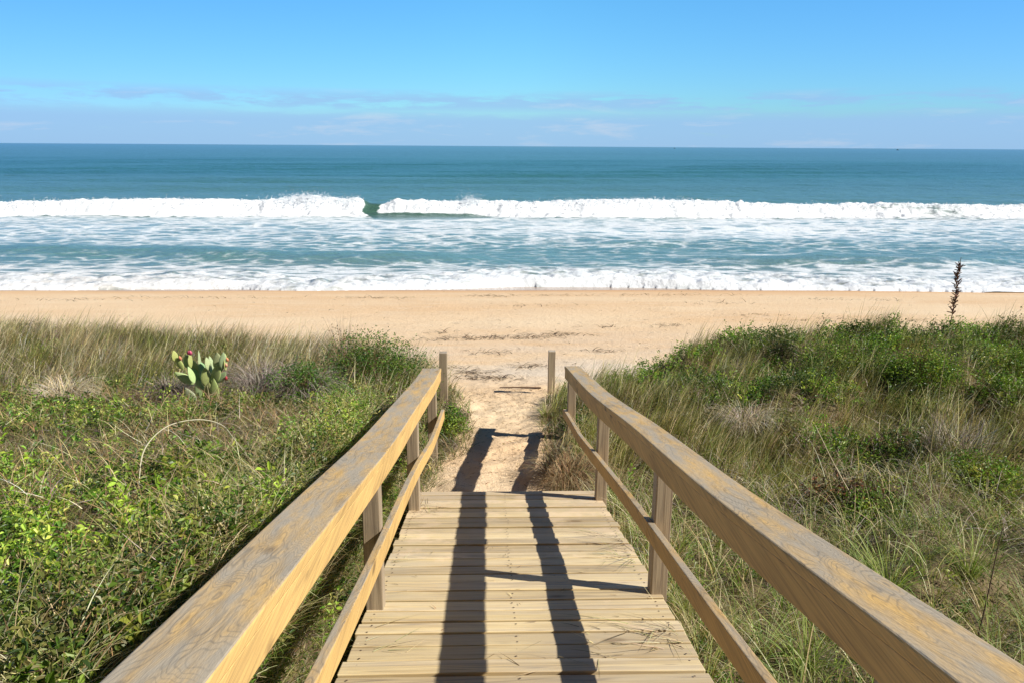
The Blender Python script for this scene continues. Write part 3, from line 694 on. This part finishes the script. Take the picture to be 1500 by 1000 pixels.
# slender stalks and stems (tubes)
def tube(pts, r0, r1, n=6):
    pts = [Vector(p) for p in pts]; V = []; F = []
    for i, p in enumerate(pts):
        d = (pts[min(i+1, len(pts)-1)]-pts[max(i-1, 0)]).normalized()
        a = d.orthogonal().normalized(); b_ = d.cross(a); r = r0+(r1-r0)*i/(len(pts)-1)
        for k in range(n):
            an = 2*math.pi*k/n; V.append(p+a*math.cos(an)*r+b_*math.sin(an)*r)
    for i in range(len(pts)-1):
        for k in range(n): F.append([i*n+k, i*n+(k+1) % n, (i+1)*n+(k+1) % n, (i+1)*n+k])
    return np.array(V), np.array(F)
def smooth_curve(pts, n=24):
    pts = [Vector(p) for p in pts]; out = []
    P = [pts[0]]+pts+[pts[-1]]
    for i in range(1, len(P)-2):
        for k in range(n):
            t = k/n; a, b_, c, d = P[i-1:i+3]
            out.append(.5*((2*b_)+(c-a)*t+(2*a-5*b_+4*c-d)*t*t+(3*b_-a-3*c+d)*t**3))
    out.append(pts[-1]); return out
def stem(name, pixpts, Y, label, col, r0=.004, r1=.0015, cat='stem', land=False):
    ya = at(*pixpts[0]).y; yb = at(*pixpts[-1]).y if land else ya+.05
    Y = list(np.linspace(ya, yb, len(pixpts)))
    pts = []
    for i, p in enumerate(pixpts):
        yy = Y if not isinstance(Y, (list, tuple)) else Y[i]
        pts.append(at(p[0], p[1], Y=yy))
    g = pts[0]; q = Vector((g.x, g.y, float(ground(g.x, g.y))))
    pts[0] = Vector((q.x, q.y, q.z-.03))
    V, F = tube(smooth_curve(pts, 10), r0, r1, 5)
    ac = Acc(); ac.add(V-np.array(q), F, np.array(col)); o = ac.build(name, M_DRY, smooth=True); o.location = q
    return tag(o, label, cat)
stem('arching_stem', [(203, 750), (204, 700), (213, 655), (245, 624), (290, 614), (325, 622), (345, 645), (385, 695)], [6.0, 6.02, 6.05, 6.1, 6.2, 6.3, 6.4, 6.5], 'long pale stem bent into an arch over the left dune', (.58, .54, .38), .0036, .002, land=True)
stem('dry_stalk', [(1385, 750), (1362, 690), (1372, 600), (1388, 500)], [5.9, 5.9, 5.95, 6.], 'tallest thin stalk rising through the right dune grass below the seed stalk', (.36, .30, .16), .006, .002)
stem('dry_stalk', [(1187, 765), (1188, 700), (1192, 640), (1190, 622)], 5.6, 'slim green upright stalk behind the middle of the right handrail', (.34, .36, .16), .005, .002)
stem('dry_stalk', [(1260, 745), (1225, 685), (1194, 622)], 5.9, 'pale straw stalk slanting up to meet the slim green stalk', (.6, .53, .36), .006, .003)
stem('dry_stalk', [(1430, 940), (1445, 880), (1462, 800), (1470, 770)], 3.3, 'dark brown twiggy stalk at the right edge near the handrail', (.14, .10, .07), .005, .002)
stem('dry_stalk', [(1082, 660), (1088, 600), (1092, 545)], 7.4, 'thin olive stalk left of centre on the right slope', (.27, .25, .12), .005, .002)
stem('dry_stalk', [(1024, 650), (1026, 600), (1030, 583), (1036, 580)], 6.6, 'short stalk with a bent tip behind the right handrail', (.4, .38, .2), .005, .003)

# seed stalk standing above the right crest
b0 = at(1392, 475, Y=12.2); g = Vector((b0.x, 12.2, float(ground(b0.x, 12.2))))
e = empty('seed_stalk', g, 'tall brown seed stalk standing against the surf above the right dune', 'seed stalk')
pts = smooth_curve([g-Vector((0, 0, .05)), at(1392, 475, Y=12.2), at(1399, 440, Y=12.2), at(1403, 405, Y=12.2), at(1408, 377, Y=12.2)], 8)
V, F = tube(pts, .009, .004, 6); ac = Acc(); ac.add(V, F, np.array((.2, .13, .1))); ac.build('stem', M_DRY, e, smooth=True)
ac = Acc()
for i, p in enumerate(pts):
    if p.z < at(1392, 462, Y=12.2).z or p.z > at(1406, 386, Y=12.2).z: continue
    n = 6
    PP = np.array(p)+rng.normal(0, .012, (n, 3)); az = rng.uniform(0, 6.28, n); el = rng.uniform(.1, 1.1, n)
    D = np.stack([np.cos(az)*np.cos(el), np.sin(az)*np.cos(el), np.sin(el)], 1)
    for kk in range(n):
        d = Vector(D[kk]); v, f = tube([Vector(PP[kk]), Vector(PP[kk])+d*.03, Vector(PP[kk])+d*.075], .010, .006, 5)
        ac.add(v, f, pick([(.20, .10, .06), (.12, .065, .05), (.28, .15, .09)], 1)[0])
ac.build('seed_pods', M_DRY, e)

# ------------------------------------------------------------------ prickly pear
def pad_mesh(base, up, face, L, W, T=.017):
    """flattened ovate pad growing from base along up, broad side facing 'face'"""
    up = up.normalized(); face = (face-up*face.dot(up)).normalized(); side = up.cross(face)
    nu, nv = 16, 12; V = []; F = []
    for i in range(nu+1):
        u = i/nu; w = W*.5*math.sin(math.pi*u**.78)**.75 if 0 < u < 1 else .002
        w = max(w, .008 if u < .5 else .002); th = T*.5*(math.sin(math.pi*min(max(u, .03), .97))**.5)
        for k in range(nv):
            a = 2*math.pi*k/nv
            V.append(base+up*(L*u)+side*(math.cos(a)*w)+face*(math.sin(a)*th))
    for i in range(nu):
        for k in range(nv): F.append([i*nv+k, i*nv+(k+1) % nv, (i+1)*nv+(k+1) % nv, (i+1)*nv+k])
    return np.array(V), np.array(F)
cY = at(303, 592).y
g = at(305, 590, Y=cY); g = Vector((g.x, cY, float(ground(g.x, cY))))
cac = empty('prickly_pear', g, 'pale green prickly pear cactus with pink fruit in the left dune grass', 'cactus')
padl = [  # base px, tip px, width px, facing azimuth tweak, depth
 ((303, 592), (306, 562), 19, 0, 0), ((296, 586), (290, 557), 17, .3, .05), ((286, 590), (272, 569), 16, -.2, -.05),
 ((316, 588), (313, 556), 15, .2, -.04), ((304, 566), (300, 540), 17, .2, .02), ((290, 560), (284, 541), 15, .1, .06),
 ((284, 562), (258, 546), 15, 0, .02), ((313, 560), (320, 534), 17, -.2, .0), ((318, 560), (330, 545), 12, .6, .0),
 ((285, 560), (276, 538), 13, 1.1, -.03), ((288, 548), (282, 528), 13, .6, .1), ((300, 545), (294, 531), 13, 1.2, .05),
 ((322, 545), (318, 518), 18, .1, .05), ((326, 540), (327, 517), 12, .3, -.03), ((276, 540), (273, 520), 14, .1, .06),
 ((268, 541), (259, 524), 10, 0, .0), ((258, 529), (254, 514), 7, 1.0, .0), ((306, 541), (302, 524), 11, 1.1, .0),
 ((295, 560), (291, 516), 6, 1.45, .08), ((312, 548), (307, 523), 9, .9, .1), ((331, 542), (330, 519), 5, 1.4, .0), ((280, 538), (277, 517), 7, 1.3, .04)]
PC = [(.40, .50, .25), (.44, .54, .28), (.34, .45, .23), (.48, .56, .2)]
for (b_, tp, w, tw, dd) in padl:
    B = at(*b_, Y=cY+dd); Tp = at(*tp, Y=cY+dd-.02)
    up = Tp-B; mpp = (at(b_[0]+1, b_[1], Y=cY)-at(b_[0], b_[1], Y=cY)).length
    face = Vector((math.sin(tw+random.uniform(-.25, .25)), -math.cos(tw), .25))
    V, F = pad_mesh(B, up, face, up.length*1.08, max(w*mpp, .09 if tw > .8 else 0)*.92)
    ac = Acc(); ac.add(V, F, pick(PC, 1, j=.08)[0]); ac.build('pad', M_CACTUS, cac, smooth=True)
for (fx, fy, c) in [(276, 516, (.5, .06, .12)), (280, 516, (.6, .1, .2)), (265, 524, (.6, .22, .12)), (334, 526, (.6, .25, .12)), (332, 534, (.6, .3, .2)), (331, 553, (.5, .07, .08)), (279, 517, (.35, .03, .12))]:
    B = at(fx, fy+3, Y=cY-.02); V, F = pad_mesh(B, Vector((random.uniform(-.3, .3), -.2, 1)), Vector((0, -1, 0)), .05, .032, .032)
    ac = Acc(); ac.add(V, F, np.array(c)); ac.build('fruit', M_FRUIT, cac, smooth=True)

# ------------------------------------------------------------------ debris on the sand and on the deck
A = Acc()
def debris(cx, cy, sx, sy, n, L, cols=[(.12, .08, .05), (.18, .12, .07), (.08, .06, .04)], lift=.002, wd=.016):
    X = rng.normal(cx, sx, n); Y = rng.normal(cy, sy, n); ok = veg(X, Y) < .1
    X = X[ok]; Y = Y[ok]; n = len(X)
    if n == 0: return
    Z = ground(X, Y)+lift; cc = pick(cols, n)
    A.add(*blades(np.stack([X, Y, Z], 1), L*rng.uniform(.3, 1.3, n), wd*rng.uniform(.5, 1.5, n), rng.normal(0, .5, n)+np.where(rng.random(n) < .5, 0, math.pi), rng.uniform(.7, 1.4, n), rng.uniform(1.8, 2.5, n), 4, cc, cc))
for (px, py, w, n) in [(665, 497, 1., 70), (720, 496, 1.2, 90), (770, 494, 1.5, 110), (830, 490, 1.4, 60), (640, 488, .5, 20), (720, 517, .8, 40), (770, 536, .5, 60), (700, 545, .6, 70), (720, 553, .8, 120), (670, 540, .4, 30), (870, 514, .9, 35), (880, 480, .8, 25), (985, 477, .8, 30), (560, 437, 2.2, 60), (720, 434, 1.2, 70), (840, 433, 3., 60), (1000, 433, 3., 60), (1250, 440, 3., 60), (300, 437, 4, 60), (1110, 462, 1.5, 30), (1060, 445, 1.5, 30), (1230, 467, .8, 25), (800, 448, 2, 30), (1160, 470, 1, 18), (1350, 470, 1, 18), (100, 440, 3, 40)]:
    q = at(px, py); debris(q.x, q.y, w*.35, .05+.006*q.y, n, .10+.008*q.y)
debris(.15, 8.3, .5, 1.2, 900, .05, BROWN+[(.4, .27, .15)], wd=.008)
debris(.15, 10.3, .6, .5, 420, .06, BROWN, wd=.01)
debris(0., 15, 5, 3, 260, .10)
debris(-3, 20, 8, 4, 120, .14); debris(6, 20, 8, 4, 120, .14)
tag(A.build('seaweed_debris', M_DRY), 'dark seaweed scraps and dry twigs strewn on the sand', 'debris', kind='stuff')
q0 = at(732, 569); q1 = at(792, 569)
V, F = tube(smooth_curve([q0+Vector((0, 0, .015)), q0.lerp(q1, .5)+Vector((0, -.03, .03)), q1+Vector((0, 0, .015))], 8), .008, .014, 6)
ac = Acc(); ac.add(V-np.array(q0), F, np.array((.13, .08, .05))); o = ac.build('driftwood_stick', M_DRY, smooth=True); o.location = q0
tag(o, 'dark thin driftwood stick lying across the sand path', 'stick')
A = Acc()
def deckbits(px, py, s, n, L, cols, az0=3.1, sp=.8):
    c = at(px, py, z=None) if False else None
    d = Mr @ Vector(((px-750)/1125, -(py-500)/1125, -1)); k = (CAMZ-1.534-CAMZ)/(d.z+.2185*d.y); cx, cy = d.x*k, d.y*k
    X = np.clip(rng.normal(cx, s, n), -.6, .88); Y = np.minimum(rng.normal(cy, s, n), 5.95); cc = pick(cols, n)
    V, F, C = blades(np.stack([X, Y, 0*X], 1), L*rng.uniform(.3, 1.2, n), np.full(n, .0055), rng.normal(az0, sp, n), rng.uniform(1.2, 1.5, n), rng.uniform(1.5, 1.8, n), 6, cc, cc)
    # bend sideways a little and lay on the boards
    V[:, 2] = V[:, 2]*.6+(CAMZ-1.534-.2185*V[:, 1])+.006; A.add(V, F, C)
DB = [(.16, .13, .06), (.2, .24, .06), (.3, .25, .14), (.12, .08, .05)]
deckbits(905, 790, .12, 18, .30, GREY+DB); deckbits(930, 820, .10, 18, .28, DB+DB+GREY); deckbits(965, 930, .10, 34, .25, DB+STRAW); deckbits(880, 930, .12, 8, .22, DB)
deckbits(690, 795, .02, 4, .12, GREY); deckbits(620, 745, .12, 26, .2, STRAW+BROWN, 0, .9); deckbits(575, 820, .05, 8, .2, STRAW, 0, .6)
deckbits(900, 960, .2, 12, .25, STRAW+BROWN); deckbits(540, 950, .08, 10, .25, STRAW, .3, .6); deckbits(750, 850, .4, 40, .06, BROWN+STRAW)
tag(A.build('dry_grass_wisps', M_DRY), 'thin dry grass wisps lying on the deck boards', 'debris', kind='stuff')

# ------------------------------------------------------------------ sea
ysea = np.concatenate([np.arange(26.2, 90, .13), np.geomspace(90, 320, 330), np.geomspace(322, 90000, 120)])
ns = 1300; s = np.linspace(-1, 1, ns)
Xg = s[None, :]*(ysea[:, None]+10)*.86; Yg = np.repeat(ysea[:, None], ns, 1)
X = Xg.ravel(); Y = Yg.ravel()
def crest_y(X): return 61.0+1.4*(fbm(X*.05, X*0, 2, 201)-.5)+.5*(vn(X*.4, X*0, 203)-.5)+.02*X
fade = sst(900, 200, Y)
H = .30*np.sin((Y+4*fbm(X*.02, Y*.02, 2, 205)+.04*X)*2*np.pi/24.)*sst(66, 95, Y)*fade*(.3+1.4*fbm(X*.02, Y*.05, 2, 209))
H = H+.16*np.sin((Y+5*fbm(X*.03, Y*.03, 2, 207)-.06*X)*2*np.pi/11.)*sst(64, 80, Y)*sst(400, 150, Y)
H = H+(.20*(fbm(X*.35, Y*.7, 4, 211)-.5))*sst(500, 120, Y)*sst(28, 36, Y)
u = Y-crest_y(X)
amp = .98+.50*(fbm(X*.08, X*0, 2, 213)-.5)+.24*np.exp(-((X+14.2)/1.8)**2)+.14*np.exp(-((X+10.6)/1.)**2)
amp = amp*np.where(X > 12, 1-.25*sst(12, 40, X), 1)
W1 = np.where(u < 0, np.exp(-(u/1.2)**2*1.1), np.exp(-(u/5.)**2))
H = H+amp*W1*(1-.25*sst(-10., -9.3, X)*sst(-7.6, -8.4, X))
# the water in front of the breaker sits a touch low, small waves behind the swash
wv = lambda y0, a, wd, x0, x1, sd: a*np.exp(-((Y-y0-1.2*(fbm(X*.08, X*0, 2, sd)-.5)*2)/wd)**2)*sst(x0-5, x0+2, X)*sst(x1+5, x1-2, X)
H = H+wv(38., .34, 1.5, -27, -14, 221)+wv(36.6, .36, 1.4, -13, -3, 223)+wv(35.8, .30, 1.4, 12, 22, 225)+wv(45, .25, 2.2, -10, 6, 227)+wv(43, .2, 1.8, 8, 25, 229)+wv(50, .2, 1.8, -30, 30, 231)
yf = 28.05+3.6*(fbm(X*.13, X*0, 3, 241)-.5)-.0*X+1.0*(vn(X*.22, X*0, 245)-.5)+.5*np.abs(vn(X*.5, X*0, 247)-.5)+np.interp(X, [-20, -8, 0, 8, 20], [-.8, -.2, .5, .1, -1.5])
us = Y-yf
bore = sst(0., .5, us)*np.exp(-np.maximum(us-1.6, 0)**2/5)
H = H+bore*.20
gz = np.interp(Y, [26, 28, 31, 60], [.32, .06, -.25, -2])
H = np.where(us < .0, gz-.12, H); H = np.where((us >= 0) & (us < 1.5), np.maximum(H, gz+.02+.10*sst(0, .4, us)), H)
# foam density
pxX = X
lacy = np.interp(Y, [32, 35.5, 39, 42, 46, 50, 56, 60], [.46, .30, .27, .34, .40, .42, .42, .42])
lacy = lacy+.05+.30*(fbm(X*.06, Y*.12, 3, 251)-.5)
lacy = lacy-.1*wv(38., 1, 1.6, -27, -14, 221)-.2*wv(36.6, 1, 1.6, -13, -3, 223)-.2*wv(35.8, 1, 1.6, 12, 22, 225)
lacy = lacy+.3*np.exp(-((X-13.)/2.2)**2-((Y-36.9)/.7)**2)+.05*sst(0, 20, X)*sst(40, 50, Y)
foam = lacy
br = sst(-3.0, -2.3, u+.9*(vn(X*.5, X*0, 255)-.5)+.9*(vn(X*2.1, X*0, 256)-.5))*sst(2.4, 1.5, u+.5*(vn(X*1.2, X*0, 257)-.5))
gap = sst(-10.0, -9.4, X+.5*vn(Y*1.3, X*.5, 301)+.25*u)*sst(-7.6, -8.3, X+.5*vn(Y*1.5, X*.5, 303)-.3*u)            # green unbroken face
lowgap = sst(-10., -9.3, X+.3*u)*sst(2.5, -1., X+2.*vn(X*.6, Y*.8, 299))*sst(-1.1, -1.7, u)*sst(-4.9, -3.9, u+.8*(vn(X*.9, Y, 305)-.5))
thin = sst(8, 34, X)*(.10+.45*vn(X*.25, Y*.9, 258))
brf = br*(1-gap)*(1-lowgap)
foam = np.where(u > -3.2, foam*sst(-.2, -1.5, u), foam)
foam = np.where((gap*br > .2) | (lowgap > .3), foam*.35, foam)
foam = np.maximum(foam, 1.1*brf-thin)
foam = np.where(u > 2.2, .14+.12*(vn(X*.05, Y*.1, 259)-.5), foam)
foam = np.where(u > 30, .02, foam)
foam = foam+.30*np.exp(-((Y-105)/2.)**2)*sst(48, 55, X)
sw = sst(-.5, -.3, us)*sst(5.2, 3.2, us+1.2*(fbm(X*.25, X*0, 3, 261)-.5)*2)
foam = np.maximum(foam, sw*(.40+.36*fbm(X*.5, Y*.9, 3, 263)+.16*sst(1.6,.5,us)))
# billowy relief where water is white
bill = np.abs(fbm(X*1.1, Y*1.3, 5, 271)-.5)*2
H = H+brf*(.30*bill-.06)*(.5+1.1*vn(X*.22, X*0, 273))+sw*(.22*bill)*sst(0, .5, us)
i = (np.arange(len(ysea)-1)[:, None]*ns+np.arange(ns-1)[None, :]).ravel()
F = np.stack([i, i+1, i+1+ns, i+ns], 1)
tag(mesh('sea', np.stack([X, Y, H], 1), F, M_SEA, attrs={'foam': foam}, smooth=True), 'blue green sea with breaking surf', kind='structure')
# spray thrown up along the breaker and the swash edge
ico = np.array([[0, 0, 1], [1, 0, 0], [0, 1, 0], [-1, 0, 0], [0, -1, 0], [0, 0, -1.]]); 
icf = np.array([[0, 1, 2, 2], [0, 2, 3, 3], [0, 3, 4, 4], [0, 4, 1, 1], [5, 2, 1, 1], [5, 3, 2, 2], [5, 4, 3, 3], [5, 1, 4, 4]])[:, :3]
n = 3500
xx = rng.uniform(-52, 52, n); hh = rng.exponential(.055, n)*(.4+1.6*vn(xx*.5, xx*0, 281)**2)
sp = [(-14.2, 1.4, .16, 1300), (-1.5, .45, .24, 700), (-10.6, .7, .14, 400), (-41, 4, .12, 600), (9, 6, .08, 600)]
for (cx, w, h_, m_) in sp:
    xx = np.concatenate([xx, rng.normal(cx, w, m_)]); hh = np.concatenate([hh, rng.exponential(h_, m_)])
n = len(xx); yy = crest_y(xx)+rng.normal(-.4, .5, n)
ok = ~((xx > -9.9) & (xx < -7.8)); xx, yy, hh = xx[ok], yy[ok], hh[ok]; n = len(xx)
aa = .98+.50*(fbm(xx*.08, xx*0, 2, 213)-.5)+.24*np.exp(-((xx+14.2)/1.8)**2)
aa = aa*np.where(xx > 12, 1-.25*sst(12, 40, xx), 1)
zz = aa+hh+.0
rs = rng.uniform(.012, .045, n)*np.exp(-hh*.9)
Vs = (np.stack([xx, yy, zz], 1)[:, None, :]+ico[None]*rs[:, None, None]*np.array([1.3, 1, 1])).reshape(-1, 3)
Fs = (np.arange(n)[:, None, None]*6+icf[None]).reshape(-1, 3)
tag(mesh('surf_spray', Vs, Fs, M_FOAM, smooth=True), 'white spray thrown up along the breaking wave crest', 'spray', kind='stuff')

# far boats on the horizon
def boat(px, Y, L, label, cc):
    q = at(px, 220, Y=Y); e = empty('fishing_boat', (q.x, Y, 0), label, 'boat', 'boats on the horizon')
    V = []; F = []; n = 9
    for i in range(n):
        u = i/(n-1); w = L*.14*math.sin(math.pi*min(u*.8+.2, 1))**.6+.02*L*(1-u); x = (u-.5)*L; sh_ = .10*L+.05*L*abs(u-.5)*2
        V += [[q.x+x, Y-w, sh_], [q.x+x*.9, Y-w*.5, -.3], [q.x+x*.9, Y+w*.5, -.3], [q.x+x, Y+w, sh_]]
    for i in range(n-1):
        for j in range(4): F.append([4*i+j, 4*i+(j+1) % 4, 4*i+4+(j+1) % 4, 4*i+4+j])
    F.append([0, 1, 2, 3]); F.append([4*n-1, 4*n-2, 4*n-3, 4*n-4])
    mesh('hull', V, F, M_PAINT, e, col=np.tile(cc, (len(V), 1)))
    V = boxv(q.x-L*.22, q.x+L*.08, Y-L*.08, Y+L*.08, .1*L, .3*L, .1*L, .3*L); mesh('cabin', V, BF, M_PAINT, e, col=np.tile((.12, .13, .15), (8, 1)))
    V, F = tube([Vector((q.x, Y, .25*L)), Vector((q.x, Y, .62*L))], .012*L, .006*L, 5); mesh('mast', V, F, M_PAINT, e, col=np.tile((.1, .1, .12), (len(V), 1)))
boat(1315, 2600, 10, 'dark little boat on the horizon at the right', (.05, .07, .1))
boat(988, 3200, 9, 'tiny boat on the horizon right of centre', (.06, .08, .11))

# ------------------------------------------------------------------ light and sky
sv = Vector((1.13, -.40, 1.)).normalized()
el = math.asin(sv.z); rot = math.atan2(sv.x, sv.y)
sun = bpy.data.lights.new('sun', 'SUN'); so = bpy.data.objects.new('sun', sun); COL.objects.link(so)
so.rotation_euler = sv.to_track_quat('Z', 'Y').to_euler(); sun.energy = 5.; sun.angle = R(.5); sun.color = (1, .94, .84)
so.location = (10, -4, 20)
w = bpy.data.worlds.new('World'); SC.world = w; w.use_nodes = True; w.node_tree.nodes.clear(); t = NT(w.node_tree)
sky = t.n('ShaderNodeTexSky', sky_type='NISHITA'); sky.sun_disc = False; sky.sun_elevation = el; sky.sun_rotation = rot
sky.air_density = 1.0; sky.dust_density = .25; sky.ozone_density = 2.2; sky.altitude = 0
tc = t.n('ShaderNodeTexCoord').outputs['Generated']
sp_ = t.n('ShaderNodeSeparateXYZ'); t.L.new(tc, sp_.inputs[0]); z = sp_.outputs['Z']
hs = t.n('ShaderNodeHueSaturation', i_Saturation=1.12, i_Value=1.); t.L.new(sky.outputs[0], hs.inputs['Color'])
base = t.mix(t.mr(z, -.02, .22), t.mix(1., hs.outputs[0], (.50, .87, 1.20), 'MULTIPLY'), t.mix(1., hs.outputs[0], (.56, 1.17, 1.42), 'MULTIPLY'))
base = t.mix(t.mr(z, .2, .75, 0., 1.), base, t.mix(1., base, (.10, .13, .17), 'MULTIPLY'))
base = t.mix(t.mr(sp_.outputs['Y'], .25, -.3), base, t.mix(1., base, (.26, .27, .3), 'MULTIPLY'))
side = t.m('MULTIPLY', t.mr(sp_.outputs['X'], -.6, .05, .70, 1.), t.mr(sp_.outputs['X'], 0., .6, 1., .80))
base = t.mix(1., base, t.n('ShaderNodeCombineXYZ', i_0=side, i_1=side, i_2=t.m('POWER', side, .3)).outputs[0], 'MULTIPLY')
cv = t.mapp(tc, (5., 5., 34.))
cn = t.noise(cv, 1.7, 8, .62, .2)
cn2 = t.noise(t.mapp(tc, (1.2, 1.2, 10), (3, 1, 0)), 2., 3, .5)
band = t.m('MULTIPLY', t.mr(z, .035, .048), t.mr(z, .068, .056))
low = t.mr(z, .052, .028, 0., 1., 'SMOOTHSTEP')
c1 = t.m('MULTIPLY', band, t.mr(t.m('ADD', t.m('ADD', cn, t.mr(sp_.outputs['X'], -.5, .1, .07, 0.)), t.m('MULTIPLY', t.m('SUBTRACT', cn2, .5), .5)), .44, .53))
c2 = t.m('MULTIPLY', low, t.mr(t.m('ADD', cn, t.m('MULTIPLY', low, .40)), .48, .74, 0., .8))
cf = t.m('MAXIMUM', t.m('MULTIPLY', c1, .7), c2)
ccol = t.mix(t.mr(cn, .55, .8), (2.5, 4.2, 6.7), (4.6, 5.1, 6.5))
final = t.mix(cf, base, ccol)
bg = t.n('ShaderNodeBackground', i_Strength=.10); t.L.new(final, bg.inputs[0])
wo = t.n('ShaderNodeOutputWorld'); t.L.new(bg.outputs[0], wo.inputs[0])
vs = SC.view_settings; vs.view_transform = 'Standard'; vs.look = 'None'; vs.gamma = 1; vs.exposure = .4
